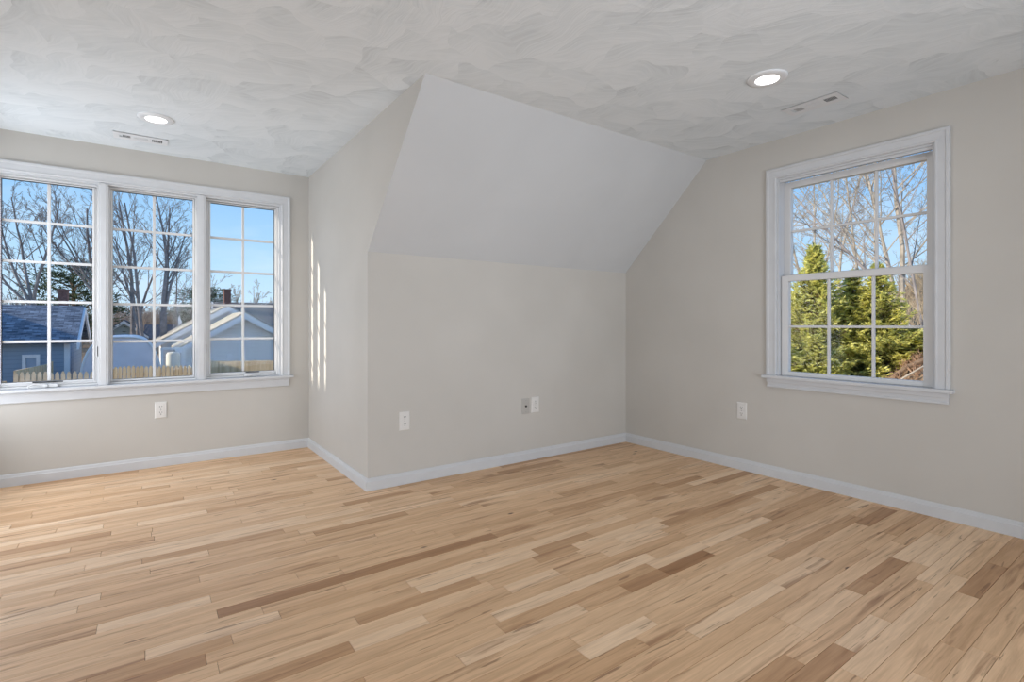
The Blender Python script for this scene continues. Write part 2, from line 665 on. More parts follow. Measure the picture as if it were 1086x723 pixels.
def plank(x0, x1, y0, y1, tn):
    g = .0007
    n = len(verts)
    x0 += g; x1 -= g; y0 += g; y1 -= g
    b = .0008
    zl = -.006
    verts.extend([(x0, y0, zl), (x1, y0, zl), (x1, y1, zl), (x0, y1, zl),
                  (x0, y0, zt - b), (x1, y0, zt - b), (x1, y1, zt - b), (x0, y1, zt - b),
                  (x0 + b, y0 + b, zt), (x1 - b, y0 + b, zt), (x1 - b, y1 - b, zt), (x0 + b, y1 - b, zt)])
    q = [(8, 9, 10, 11)]
    for i in range(4):
        j = (i + 1) % 4
        q.append((i, j, j + 4, i + 4))
        q.append((i + 4, j + 4, j + 8, i + 8))
    s = random.random()
    for f_ in q:
        faces.append(tuple(a + n for a in f_))
        tone.append(tn)
        seedv.append(s)


def rtone():
    u = random.random()
    if u < .07: return random.uniform(.08, .25)
    if u < .22: return random.uniform(.25, .45)
    if u < .86: return random.uniform(.48, .76)
    return random.uniform(.8, 1)


for r in range(r0, r1 + 1):
    ya, yb = Y0 + r * PW, Y0 + (r + 1) * PW
    ya_, yb_ = max(ya, YB), min(yb, YD)
    if yb_ - ya_ < .004: continue
    mid = (ya + yb) / 2
    xa, xb = (XL, XR) if mid < YK else (XDL, XS)
    fixed = sorted((s for s in SPECIAL if ya <= s[2] < yb), key=lambda s: s[0])
    x = xa - random.random() * .8
    segs = []
    while x < xb:
        ln = random.choice((.28, .36, .45, .55, .68, .85, 1.05, 1.3, 1.6)) * random.uniform(.85, 1.15)
        nxt = [s for s in fixed if s[0] > x - 1e-6]
        hit = nxt[0] if nxt and nxt[0][0] < x + ln + .18 else None
        if hit:
            if hit[0] - x > .02: segs.append((x, hit[0], rtone()))
            segs.append((hit[0], hit[1], hit[3]))
            x = hit[1]
            fixed.remove(hit)
        else:
            segs.append((x, x + ln, rtone()))
            x += ln
    for a, b, tn in segs:
        a, b = max(a, xa), min(b, xb)
        if b - a > .006:
            plank(a, b, ya_, yb_, tn)
n = len(verts)
for (x0, y0, x1, y1) in ((XL - T, YB - T, XR + T, YK + T), (XDL - T, YK + T, XS + T, YD + T)):
    n = len(verts)
    verts.extend([(x0, y0, -.12), (x1, y0, -.12), (x1, y1, -.12), (x0, y1, -.12), (x0, y0, -.005), (x1, y0, -.005), (x1, y1, -.005), (x0, y1, -.005)])
    for f_ in ((3, 2, 1, 0), (4, 5, 6, 7), (0, 1, 5, 4), (1, 2, 6, 5), (2, 3, 7, 6), (3, 0, 4, 7)):
        faces.append(tuple(a + n for a in f_)); tone.append(-1); seedv.append(0)
me = bpy.data.meshes.new('floor')
me.from_pydata(verts, [], faces)
me.attributes.new('tone', 'FLOAT', 'FACE').data.foreach_set('value', tone)
me.attributes.new('seed', 'FLOAT', 'FACE').data.foreach_set('value', seedv)
flo = link('floor', me, [M['floor'], M['subfloor']])
for p, tn in zip(me.polygons, tone):
    p.material_index = 1 if tn < 0 else 0
struct(flo, 'light hardwood strip floor with mixed tan and brown boards', 'floor')

# ------------------------------------------------------------------ baseboards, mitred at the corners
BBP = [(0, 0), (.0140, 0), (.0140, .058), (.0125, .0615), (.0095, .064), (.0085, .072), (.006, .079), (.003, .0822), (0, .0825)]
path = [(XDL, YD), (XS, YD), (XS, YK), (XR, YK), (XR, YB)]
# into-room direction for every path corner (offset of 1 unit of thickness)
offs_ = [(0, -1), (-1, -1), (-1, -1), (-1, -1), (-1, 0)]
bnames = ['baseboard_dormer', 'baseboard_dormer_right', 'baseboard_knee', 'baseboard_right']
blabels = ['white baseboard along the dormer wall under the triple window', 'white baseboard along the side wall of the dormer',
           'white baseboard along the knee wall', 'white baseboard along the right wall']
for i in range(4):
    A, B = path[i], path[i + 1]
    fa = [(A[0] + offs_[i][0] * t, A[1] + offs_[i][1] * t, z) for t, z in BBP]
    fb = [(B[0] + offs_[i + 1][0] * t, B[1] + offs_[i + 1][1] * t, z) for t, z in BBP]
    struct(MB().prism(fa, fb).build(bnames[i], M['trim']), blabels[i], 'baseboard')


# ------------------------------------------------------------------ windows
# local window coordinates (u along the wall, d out of the wall into the room, z up)
def on_dormer(p): return (p[0], YD - p[1], p[2])
def on_right(p): return (XR - p[1], p[0], p[2])


CAS = [(0, -.004), (0, .011), (.006, .016), (.013, .016), (.016, .0125), (.052, .0145), (.056, .019), (.070, .019), (.073, .016), (.073, -.0)]


def casing(u0, u1, zb, zt_):
    m = MB()
    def station(su, sz):
        return su, sz
    pts = []
    for (cu, cz, du, dz) in ((u0, zb, -1, 0), (u0, zt_, -1, 1), (u1, zt_, 1, 1), (u1, zb, 1, 0)):
        pts.append([(cu + du * w, max(d, 0), cz + dz * w) for w, d in CAS])
    nn = len(CAS)
    vs = [q for st in pts for q in st]
    fs = []
    for i in range(3):
        for j in range(nn):
            a, b = i * nn + j, i * nn + (j + 1) % nn
            fs.append((a, b, b + nn, a + nn))
    fs.append(tuple(range(nn)))
    fs.append(tuple(range(4 * nn - 1, 3 * nn - 1, -1)))
    return m.add(vs, fs)


def rect_frame(m, u0, u1, z0, z1, wl, wr, wb, wt, d0, d1, bev=.002):
    m.box((u0, d0, z0), (u0 + wl, d1, z1), bev)
    m.box((u1 - wr, d0, z0), (u1, d1, z1), bev)
    m.box((u0 + wl, d0, z0), (u1 - wr, d1, z0 + wb), bev)
    m.box((u0 + wl, d0, z1 - wt), (u1 - wr, d1, z1), bev)
    return m


def grille(u0, u1, z0, z1, nu, nz_, d0, d1, w=.019):
    m = MB()
    us = [u0 + (u1 - u0) * i / nu for i in range(1, nu)]
    for x in us:
        m.box((x - w / 2, d0, z0), (x + w / 2, d1, z1), .003)
    for j in range(1, nz_):
        z = z0 + (z1 - z0) * j / nz_
        m.box((u0, d0 + .001, z - w / 2), (u1, d1 - .001, z + w / 2), .003)
    return m


def pane(u0, u1, z0, z1, d):
    return MB().box((u0, d - .002, z0), (u1, d + .002, z1))


# ---- window 1: triple unit in the dormer
w1 = empty('window_1', (.0592, YD, .66))
struct(w1, 'wide white triple window in the dormer with two-by-five grilles', 'window')
UL, UR = -.857, .9755
ZS = .66
casing(UL, UR, ZS, 2.158).build('casing', M['trim'], w1, xf=on_dormer)
m = MB()
m.box((UL - .096, -.001, ZS - .021), (UR + .096, .047, ZS), .004)
m.box((UL, -.09, ZS - .02), (UR, -.0005, ZS - .0005), .001)
m.build('stool', M['trim'], w1, xf=on_dormer)
m = MB()
m.box((UL - .064, .0, .566), (UR + .064, .014, ZS - .022), .003)
m.box((UL - .068, .0, ZS - .036), (UR + .068, .020, ZS - .0215), .004)
m.build('apron', M['trim'], w1, xf=on_dormer)
m = MB()      # jamb extensions around the opening
m.box((UL, -.108, ZS), (UL + .013, -.0005, 2.158), .001)
m.box((UR - .013, -.108, ZS), (UR, -.0005, 2.158), .001)
m.box((UL + .013, -.108, 2.158 - .013), (UR - .013, -.0005, 2.158), .001)
m.box((UL, -.108, ZS - .02), (UR, -.0905, ZS), .001)
m.build('jamb', M['trim'], w1, xf=on_dormer)
for (a, b) in ((-.2815, -.2224), (.3412, .4022)):
    m = MB()
    m.box((a, -.0, ZS + .0005), (b, .012, 2.152), .002)
    m.box((a + .012, .0, ZS + .0005), (b - .012, .016, 2.154), .002)
    m.box((a + .008, -.108, ZS + .0005), (b - .008, -.0005, 2.144), .001)
    m.build('mullion', M['trim'], w1, xf=on_dormer)
GD = -.10                                                   # glass depth
for kind, a, b, g0, g1_, zb_, zt_ in (('sash', UL + .013, -.2735, -.810, -.319, .702, 2.121),
                                     ('fixed_frame', -.2304, .3492, -.2, .317, .690, 2.124),
                                     ('sash', .3942, UR - .013, .443, .934, .702, 2.121)):
    m = MB()
    fd = -.035 if kind == 'sash' else -.06
    # unit frame, then the sash inside it
    f_in = .018
    rect_frame(m, a, b, ZS + .0005, 2.1445, f_in, f_in, .012, f_in - .006, -.108, fd + (-.012 if kind == 'sash' else .02))
    s0, s1 = a + f_in + .002, b - f_in - .002
    rect_frame(m, s0, s1, ZS + .014, 2.131, g0 - s0, s1 - g1_, zb_ - ZS - .014, 2.131 - zt_, -.107, -.072)
    # glazing bead
    rect_frame(m, g0 - .012, g1_ + .012, zb_ - .012, zt_ + .007, .012, .012, .012, .007, -.1065, -.066, .002)
    s = m.build(kind, M['vinyl'], w1, xf=on_dormer)
    grille(g0, g1_, zb_, zt_, 2, 5, GD - .009, GD + .009).build('grille', M['vinyl'], s, xf=on_dormer)
    pane(g0 - .006, g1_ + .006, zb_ - .006, zt_ + .005, GD).build('pane', M['glass'], s, xf=on_dormer)
    if kind == 'sash':
        lx = -.56 if a < 0 else .735
        m = MB()
        m.box((lx - .05, -.055, ZS + .002), (lx + .05, -.012, ZS + .026), .006)
        m.lathe([(0.0, .0), (.014, .0), (.012, .014), (.0, .016)], (lx - .015, -.014, ZS + .016), axis='y', n=16)
        if a < 0:
            m.tube([(lx - .015, -.01, ZS + .020), (lx - .075, .0, ZS + .030), (lx - .10, .004, ZS + .018), (lx - .105, .006, ZS + .004)],
                   [.007, .007, .006, .008], 8)
        else:
            m.tube([(lx - .015, -.01, ZS + .018), (lx + .04, -.004, ZS + .021), (lx + .075, -.002, ZS + .017)], [.008, .008, .009], 8)
        m.build('crank', M['vinyl'], s, xf=on_dormer)
        m = MB().box((lx - .09 if a < 0 else lx - .03, -.0665, ZS + .033), (lx + .075, -.0635, ZS + .041))
        tag(m.build('track', M['black'], s, xf=on_dormer), 'dark operator track')
        jx = b - .022 if a < 0 else a + .004
        m = MB().box((jx, -.046, .86), (jx + .018, -.03, .955), .003)
        m.build('lock_plate', M['vinyl'], s, xf=on_dormer)
        m = MB().box((jx + .006, -.0302, .872), (jx + .012, -.0285, .945))
        tag(m.build('lock_slot', M['black'], s, xf=on_dormer), 'dark lock slot')

# ---- window 2: double-hung in the right wall
w2 = empty('window_2', (XR, 1.465, .7415))
struct(w2, 'white double-hung window in the right wall with three-by-two grilles', 'window')
UL, UR, ZS = YW0, YW1, .7415
casing(UL, UR, ZS, ZW1).build('casing', M['trim'], w2, xf=on_right)
m = MB()
m.box((UL - .093, -.001, ZS - .022), (UR + .093, .047, ZS), .004)
m.box((UL, -.06, ZS - .0215), (UR, -.0005, ZS - .0005), .001)
m.build('stool', M['trim'], w2, xf=on_right)
m = MB()
m.box((UL - .066, .0, .654), (UR + .066, .012, ZS - .023), .003)
m.box((UL - .068, .0, .690), (UR + .068, .022, ZS - .0225), .004)
m.box((UL - .068, .0, .654), (UR + .068, .017, .668), .004)
m.build('apron', M['trim'], w2, xf=on_right)
m = MB()
m.box((UL, -.108, ZS), (UL + .012, -.0005, ZW1), .001)
m.box((UR - .012, -.108, ZS), (UR, -.0005, ZW1), .001)
m.box((UL + .012, -.108, ZW1 - .012), (UR - .012, -.0005, ZW1), .001)
m.box((UL, -.108, ZS - .022), (UR, -.0605, ZS), .001)
# stops and side tracks
m.box((UL + .012, -.073, ZS), (UL + .018, -.028 - .046, ZW1 - .012))
m.box((UR - .018, -.073, ZS), (UR - .012, -.074, ZW1 - .012))
m.box((UL + .012, -.0275, ZW1 - .03), (UR - .012, -.012, ZW1 - .012), .001)
m.build('jamb', M['trim'], w2, xf=on_right)
m = MB()
rect_frame(m, UL + .016, UR - .016, 1.424, 2.134, 1.068 - UL - .016, UR - .016 - 1.862, 1.466 - 1.424, 2.134 - 2.09, -.118, -.075)
s = m.build('upper_sash', M['vinyl'], w2, xf=on_right)
grille(1.068, 1.862, 1.466, 2.09, 3, 2, -.108, -.090, .017).build('grille', M['vinyl'], s, xf=on_right)
pane(1.062, 1.868, 1.46, 2.096, -.099).build('pane', M['glass'], s, xf=on_right)
m = MB()
rect_frame(m, UL + .016, UR - .016, ZS + .0008, 1.457, 1.072 - UL - .016, UR - .016 - 1.857, .772 - ZS - .0008, 1.457 - 1.415, -.072, -.030)
s = m.build('lower_sash', M['vinyl'], w2, xf=on_right)
grille(1.072, 1.857, .772, 1.415, 3, 2, -.060, -.042, .017).build('grille', M['vinyl'], s, xf=on_right)
pane(1.066, 1.863, .766, 1.42, -.051).build('pane', M['glass'], s, xf=on_right)


# ------------------------------------------------------------------ outlets
def outlet(name, wall, u, zc, label, coax=False):
    if wall == 'dormer':
        base, xf = (u, YD, zc), lambda p: (u + p[0], YD - p[1], zc + p[2])
    elif wall == 'knee':
        base, xf = (u, YK, zc), lambda p: (u + p[0], YK - p[1], zc + p[2])
    else:
        base, xf = (XR, u, zc), lambda p: (XR - p[1], u - p[0], zc + p[2])
    o = empty(name, base)
    tag(o, label, 'outlet')
    mm = M['plate_painted'] if coax else M['plate']
    w, h = (.037, .062) if coax else (.0395, .0645)
    m = MB()
    m.add([(-w, 0, -h), (w, 0, -h), (w, 0, h), (-w, 0, h), (-w, .003, -h), (w, .003, -h), (w, .003, h), (-w, .003, h),
           (-w + .006, .0065, -h + .006), (w - .006, .0065, -h + .006), (w - .006, .0065, h - .006), (-w + .006, .0065, h - .006)],
          [(3, 2, 1, 0), (0, 1, 5, 4), (1, 2, 6, 5), (2, 3, 7, 6), (3, 0, 4, 7),
           (4, 5, 9, 8), (5, 6, 10, 9), (6, 7, 11, 10), (7, 4, 8, 11), (8, 9, 10, 11)])
    m.build('cover_plate', mm, o, xf=xf)
    if coax:
        m = MB().lathe([(.009, .006), (.009, .009), (.0055, .0095), (.0055, .016), (.004, .016), (0.0, .012)], (0, 0, 0), axis='y', n=16)
        tag(m.build('coax_jack', M['slot'], o, xf=xf), 'dark threaded coax jack')
        for z in (-.047, .047):
            MB().lathe([(0, .0078), (.0035, .0075), (.0042, .0064)], (0, 0, z), axis='y', n=12).build('screw', M['steel'], o, xf=xf)
        return o
    for z in (-.0235, .0235):
        m = MB()
        n = 24
        def ring(r, d):
            return [(max(-.0165, min(.0165, r * math.cos(2 * math.pi * i / n))) * 1.12, d, z + max(-.0145, min(.0145, r * math.sin(2 * math.pi * i / n))) * 1.1) for i in range(n)]
        vs = ring(.0205, .006) + ring(.0205, .0088) + ring(.0195, .0094)
        fs = [tuple(range(2 * n, 3 * n))]
        for q in range(2):
            for i in range(n):
                j = (i + 1) % n
                fs.append((q * n + i, q * n + j, (q + 1) * n + j, (q + 1) * n + i))
        m.add(vs, fs)
        rc = m.build('receptacle', M['plate'], o, xf=xf)
        m = MB()
        m.box((-.0085, .0093, z + .000), (-.0058, .0098, z + .011))
        m.box((.0058, .0093, z + .001), (.0085, .0098, z + .010))
        m.lathe([(.0036, .0093), (.0036, .0098), (0, .0098)], (0, 0, z - .0085), axis='y', n=12)
        tag(m.build('slot', M['slot'], rc, xf=xf), 'dark plug slots')
    MB().lathe([(0, .0082), (.0032, .008), (.004, .0064)], (0, 0, 0), axis='y', n=12).build('screw', M['steel'], o, xf=xf)
    return o


outlet('wall_outlet', 'dormer', .1, .440, 'white duplex outlet on the dormer wall below the triple window')
outlet('wall_outlet', 'knee', 1.4695, .438, 'white duplex outlet on the knee wall nearest the outer corner')
outlet('wall_outlet', 'knee', 2.6227, .446, 'bright white duplex outlet on the knee wall right beside the grey cable plate')
outlet('wall_outlet', 'right', 2.1887, .449, 'white duplex outlet on the right wall left of the double-hung window')
o = outlet('cable_outlet', 'knee', 2.524, .443, 'grey cable plate with one dark centre jack on the knee wall', coax=True)


# ------------------------------------------------------------------ ceiling: recessed lights and registers
def downlight(x, y, label):
    o = empty('recessed_light', (x, y, H))
    tag(o, label, 'ceiling light', 'recessed ceiling lights')
    m = MB().lathe([(.100, 0), (.1005, -.004), (.097, -.008), (.085, -.0115), (.064, -.0125), (.0595, -.0115), (.059, -.009), (.059, -.001), (.1, -.0005)], (x, y, H), n=56)
    m.build('trim_ring', M['register'], o, smooth=True)
    m = MB().lathe([(.059, -.0095), (.045, -.0120), (.022, -.0140), (.0001, -.0145)], (x, y, H), n=48)
    tag(m.build('lens', M['lens'], o, smooth=True), 'glowing white lens')
    d = bpy.data.lights.new('recessed_lamp', 'AREA')
    d.shape = 'DISK'
    d.size = .12
    d.energy = 1.6
    d.color = (1, .96, .9)
    lo = bpy.data.objects.new('recessed_lamp', d)
    C.objects.link(lo)
    lo.location = (0, 0, -.017)
    lo.parent = o
    return o


downlight(.0575, 4.045, 'round recessed light in the dormer ceiling beside the vent above the triple window')
downlight(2.737, 1.469, 'round recessed light in the main ceiling left of the vent near the right wall')


def register(cx, cy, along, label, dark):
    """12 x 6 ceiling register; along = 'x' or 'y' for its long side"""
    o = empty('ceiling_vent', (cx, cy, H))
    tag(o, label, 'vent', 'ceiling air vents')
    A, B = .158, .074

    def xf(p):
        return (cx + p[0], cy + p[1], H + p[2]) if along == 'x' else (cx + p[1], cy - p[0], H + p[2])
    m = MB()
    zf = -.006
    sect = [(-.108, -.062), (-.042, .042), (.062, .125)]
    hb = .028
    # face plate with three openings
    rect = [(-A, -.125), (-.062, -.042), (.042, .062), (.125, A)]
    for a, b in rect:
        m.box((a, -hb, zf), (b, hb, zf + .0025))
    m.box((-A, hb, zf), (A, B, zf + .0025))
    m.box((-A, -B, zf), (A, -hb, zf + .0025))
    for s in (-1, 1):       # turned edge
        m.box((-A, s * B, zf + .0005), (A, s * (B - .003), -.0018))
        m.box((s * A, -B, zf + .0005), (s * (A - .003), B, -.0018))
    m.build('face_plate', M['register'], o, xf=xf)
    for i, (a, b) in enumerate(sect):
        m = MB()
        if i == 1:
            for j in range(7):
                y = -hb + j * 2 * hb / 7 + .0012
                m.box((a, y, zf), (b, y + .0052, zf + .0012))
        else:
            for j in range(7):
                x = a + j * (b - a) / 7
                m.box((x, -hb, zf), (x + .0026, hb, zf + .0006))
        m.build('louver', M['register'], o, xf=xf)
        m = MB().box((a, -hb, zf + .0014), (b, hb, -.0001))
        m.build('duct_opening', M['duct'] if i in dark else M['duct_grey'], o, xf=xf)
    return o


register(-.0235, 4.541, 'x', 'white rectangular vent in the dormer ceiling above the triple window', (0, 2))
register(3.288, 1.479, 'y', 'white rectangular vent in the main ceiling near the right wall', (2,))


# ------------------------------------------------------------------ outdoors: ground
def sstep(a, b, x):
    t = max(0, min(1, (x - a) / (b - a)))
    return t * t * (3 - 2 * t)


def gz(x, y):
    z = GZ + sstep(45, 130, y) * 4.3
    rise = 1.9 + 1.4 * (1 - sstep(3.2, 5.6, y - (x - 12) * .3))
    z += sstep(6.5, 12.5, x) * (1 - sstep(14, 26, y)) * rise
    z += sstep(13, 40, x) * (1 - sstep(20, 34, y)) * 3.2
    z += .12 * math.sin(x * .9 + y * .4) * math.sin(y * .7 - x * .2) * (1 if max(abs(x), abs(y)) > 7 else .3)
    return z


m = MB()
xs = [-60 + i * 4 for i in range(12)] + [-12 + i * 1.0 for i in range(60)] + [50 + i * 6 for i in range(14)]
ys = [-40 + i * 4 for i in range(8)] + [-8 + i * 1.0 for i in range(40)] + [34 + i * 6 for i in range(28)]
vs = [(x, y, gz(x, y)) for y in ys for x in xs]
nx = len(xs)
fs = [(j * nx + i, j * nx + i + 1, (j + 1) * nx + i + 1, (j + 1) * nx + i) for j in range(len(ys) - 1) for i in range(nx - 1)]
m.add(vs, fs)
struct(m.build('ground', M['ground'], smooth=True), 'brown leaf-littered ground and far wooded rise outside the windows', 'ground')

# ------------------------------------------------------------------ outdoors: houses
def gable_house(m, x0, x1, y0, y1, zb, ze, zr, axis):
    """closed body with a gable; axis = ridge direction"""
    if axis == 'x':
        yc = (y0 + y1) / 2
        m.prism([(x0, y0, zb), (x0, y1, zb), (x0, y1, ze), (x0, yc, zr), (x0, y0, ze)],
                [(x1, y0, zb), (x1, y1, zb), (x1, y1, ze), (x1, yc, zr), (x1, y0, ze)])
    else:
        xc = (x0 + x1) / 2
        m.prism([(x0, y0, zb), (x1, y0, zb), (x1, y0, ze), (xc, y0, zr), (x0, y0, ze)],
                [(x0, y1, zb), (x1, y1, zb), (x1, y1, ze), (xc, y1, zr), (x0, y1, ze)])
    return m


def roof_slabs(m, x0, x1, y0, y1, ze, zr, axis, over=.25, gab=.25, th=.14):
    """two pitched slabs laid on the body"""
    if axis == 'x':
        yc = (y0 + y1) / 2
        sl = (zr - ze) / (yc - y0)
        for s in (-1, 1):
            ye = yc + s * ((y1 - y0) / 2 + over)
            zz = zr - sl * ((y1 - y0) / 2 + over)
            m.prism([(x0 - gab, yc, zr + .01), (x0 - gab, ye, zz + .01), (x0 - gab, ye, zz + th), (x0 - gab, yc, zr + th)],
                    [(x1 + gab, yc, zr + .01), (x1 + gab, ye, zz + .01), (x1 + gab, ye, zz + th), (x1 + gab, yc, zr + th)])
    else:
        xc = (x0 + x1) / 2
        sl = (zr - ze) / (xc - x0)
        for s in (-1, 1):
            xe = xc + s * ((x1 - x0) / 2 + over)
            zz = zr - sl * ((x1 - x0) / 2 + over)
            m.prism([(xc, y0 - gab, zr + .01), (xe, y0 - gab, zz + .01), (xe, y0 - gab, zz + th), (xc, y0 - gab, zr + th)],
                    [(xc, y1 + gab, zr + .01), (xe, y1 + gab, zz + .01), (xe, y1 + gab, zz + th), (xc, y1 + gab, zr + th)])
    return m


def rakes_y(m, x0, x1, y0, ze, zr, over=.25, gab=.25, w=.24):
    """sloping fascia boards on a gable facing -y"""
    xc = (x0 + x1) / 2
    sl = (zr - ze) / (xc - x0)
    for s in (-1, 1):
        xe = xc + s * ((x1 - x0) / 2 + over)
        zz = zr - sl * ((x1 - x0) / 2 + over)
        a = [(xc, zr + .06), (xe, zz + .06), (xe, zz - w + .06), (xc, zr - w - .02)]
        m.prism([(p[0], y0 - gab - .05, p[1]) for p in a], [(p[0], y0 - gab, p[1]) for p in a])
    return m


# blue house on the left
bh = empty('house', (-8, 33, GZ))
tag(bh, 'blue house with a long speckled shingle roof behind the picket fence on the left', 'house')
bx0, bx1, by0, by1, bze, bzr = -15, -2.75, 30, 35.6, .42, 1.84
gable_house(MB(), bx0, bx1, by0, by1, GZ - .2, bze, bzr, 'x').build('wall', M['siding_blue'], bh)
roof_slabs(MB(), bx0, bx1, by0, by1, bze, bzr, 'x', .35, .3, .16).build('roof', M['shingle_blue'], bh)
m = MB()
yc = (by0 + by1) / 2
sl = (bzr - bze) / (yc - by0)
for s in (-1, 1):
    ye = yc + s * (2.8 + .4)
    zz = bzr - sl * 3.2
    a = [(yc, bzr + .1), (ye, zz + .1), (ye, zz - .22), (yc, bzr - .22)]
    m.prism([(bx1 + .3, p[0], p[1]) for p in a], [(bx1 + .38, p[0], p[1]) for p in a])
tag(m.build('rake_board', M['house_trim'], bh), 'white rake board on the gable')
gable_house(MB(), -14, -8, 29.4, 36.2, GZ - .2, 2.2, 3.7, 'y').build('wing_wall', M['siding_blue'], bh)
roof_slabs(MB(), -14, -8, 29.4, 36.2, 2.2, 3.7, 'y', .3, .3, .16).build('wing_roof', M['shingle_blue'], bh)
m = MB().box((bx1 - .16, by0 - .03, GZ), (bx1 + .03, by0 + .16, bze))
m.build('corner_board', M['house_trim'], bh)
m = MB()
rect_frame(m, -4.27, -3.70, -1.35, -.2, .12, .12, .13, .13, -.06, .0, 0)
wf = m.build('window', M['house_trim'], bh, xf=lambda p: (p[0], by0 + p[1], p[2]))
MB().box((-4.14, by0 - .02, -.76), (-3.82, by0 - .01, -.33)).build('blind', M['blind'], wf)
MB().box((-4.14, by0 - .02, -1.22), (-3.82, by0 - .01, -.765)).build('pane', M['window_dark'], wf)
m = MB().box((bx1 + .005, 31.9, .15), (bx1 + .05, 33.1, 1.15))
wf = m.build('window', M['house_trim'], bh)
MB().box((bx1 + .051, 32.05, .3), (bx1 + .06, 32.95, 1.0)).build('pane', M['window_dark'], wf)
m = MB().box((-3.42, 33.0, 1.5), (-3.08, 33.6, 2.72)).box((-3.46, 32.96, 2.72), (-3.04, 33.64, 2.80))
m.build('chimney', M['brick'], bh)

# grey house with two offset gables
wh = empty('house', (4, 34, GZ))
tag(wh, 'pale grey house with a front gable and cream sunlit roof edge behind the fence', 'house')
gx0, gx1, gy0, gy1, gze, gzr = 1.55, 7.05, 30.5, 35, -.05, 1.62
gable_house(MB(), gx0, gx1, gy0, gy1, GZ - .2, gze, gzr, 'y').build('front_wall', M['siding_grey'], wh)
roof_slabs(MB(), gx0, gx1, gy0, gy1, gze, gzr, 'y', .35, .35, .15).build('front_roof', M['shingle_tan'], wh)
rakes_y(MB(), gx0, gx1, gy0, gze, gzr, .35, .35).build('front_rake', M['house_trim'], wh)
hx0, hx1, hy0, hy1, hze, hzr = .75, 7.3, 35.1, 42, .12, 2.12
gable_house(MB(), hx0, hx1, hy0, hy1, GZ - .2, hze, hzr, 'y').build('rear_wall', M['siding_grey'], wh)
roof_slabs(MB(), hx0, hx1, hy0, hy1, hze, hzr, 'y', .35, .15, .15).build('rear_roof', M['shingle_tan'], wh)
rakes_y(MB(), hx0, hx1, hy0, hze, hzr, .35, .15).build('rear_rake', M['house_trim'], wh)
MB().box((3.47, gy0 - .12, GZ), (3.65, gy0 - .005, -.42)).build('vent_pipe', M['house_trim'], wh)
MB().box((1.45, gy0 - .04, GZ), (1.62, gy0 + .1, gze)).build('corner_board', M['house_trim'], wh)

# brown-roofed house behind it
rh = empty('house', (7, 52, GZ))
tag(rh, 'house with a dark brown roof and brick chimney rising behind the grey gable', 'house')
gable_house(MB(), 5.0, 16, 48, 56, GZ, .9, 2.85, 'x').build('wall', M['siding_tan'], rh)
roof_slabs(MB(), 5.0, 16, 48, 56, .9, 2.85, 'x', .5, .4, .2).build('roof', M['shingle_brown'], rh)
MB().box((5.55, 50.5, 1.6), (6.05, 51.1, 4.0)).box((5.5, 50.45, 4.0), (6.1, 51.15, 4.12)).build('chimney', M['brick'], rh)
MB().box((4.6, 50.6, 1.8), (4.72, 50.72, 3.0)).build('vent_pipe', M['house_trim'], rh)

# unseen house added on the left; its roof ends the low sun on the dormer side wall
m = MB()
gable_house(m, -14.5, -8.5, 4, 18, GZ, 3.9, 5.3, 'y')
roof_slabs(m, -14.5, -8.5, 4, 18, 3.9, 5.3, 'y', .4, .3, .2)
struct(m.build('shade_house', M['siding_tan']), 'two-storey house added to the left to shade the dormer, out of view', 'building')

# small far house and outbuildings
fh = empty('house', (-1.3, 58, GZ))
tag(fh, 'small pale blue-green gabled house far behind the white tent', 'house')
gable_house(MB(), -2.9, -.1, 56, 62, GZ, .25, 1.35, 'y').build('wall', M['siding_pale'], fh)
roof_slabs(MB(), -2.9, -.1, 56, 62, .25, 1.35, 'y', .35, .3, .14).build('roof', M['shingle_dark'], fh)
rakes_y(MB(), -2.9, -.1, 56, .25, 1.35, .35, .3, .2).build('rake', M['house_trim'], fh)
m = MB().box((-1.75, 55.96, -.6), (-1.2, 55.99, .2))
m.build('window', M['window_dark'], fh)

dh = empty('house', (2, 70, GZ))
tag(dh, 'dark low-roofed building far behind the tree trunks', 'house')
gable_house(MB(), -.4, 4.4, 66, 71, GZ, -.3, .9, 'x').build('wall', M['siding_tan'], dh)
roof_slabs(MB(), -.4, 4.4, 66, 71, -.3, .9, 'x', .4, .3, .15).build('roof', M['shingle_dark'], dh)

st = empty('steeple', (2.82, 62, -1))
tag(st, 'tiny white church steeple in the far trees left of the grey house', 'steeple')
MB().box((2.5, 61.7, GZ), (3.14, 62.3, .75)).box((2.6, 61.8, .75), (3.04, 62.2, 1.15)).build('tower', M['house_trim'], st)
MB().lathe([(.24, 0), (.2, .2), (.015, .95)], (2.82, 62, 1.15), n=8).build('spire', M['house_trim'], st)

# cream tank with white posts beside the grey house
tk = empty('storage_tank', (.97, 26.4, GZ))
tag(tk, 'tall cream tank with a white frame beside the grey house', 'tank')
MB().lathe([(0.0, 2.68), (.2, 2.65), (.26, 2.56), (.26, .0), (0, 0)], (.98, 26.4, GZ), n=20).build('barrel', M['tank'], tk, smooth=True)
for x in (.58, 1.36):
    MB().box((x - .045, 26.1, GZ), (x + .045, 26.2, .08)).build('post', M['house_trim'], tk)
MB().box((.52, 26.09, .02), (1.42, 26.21, .11)).build('beam', M['house_trim'], tk)

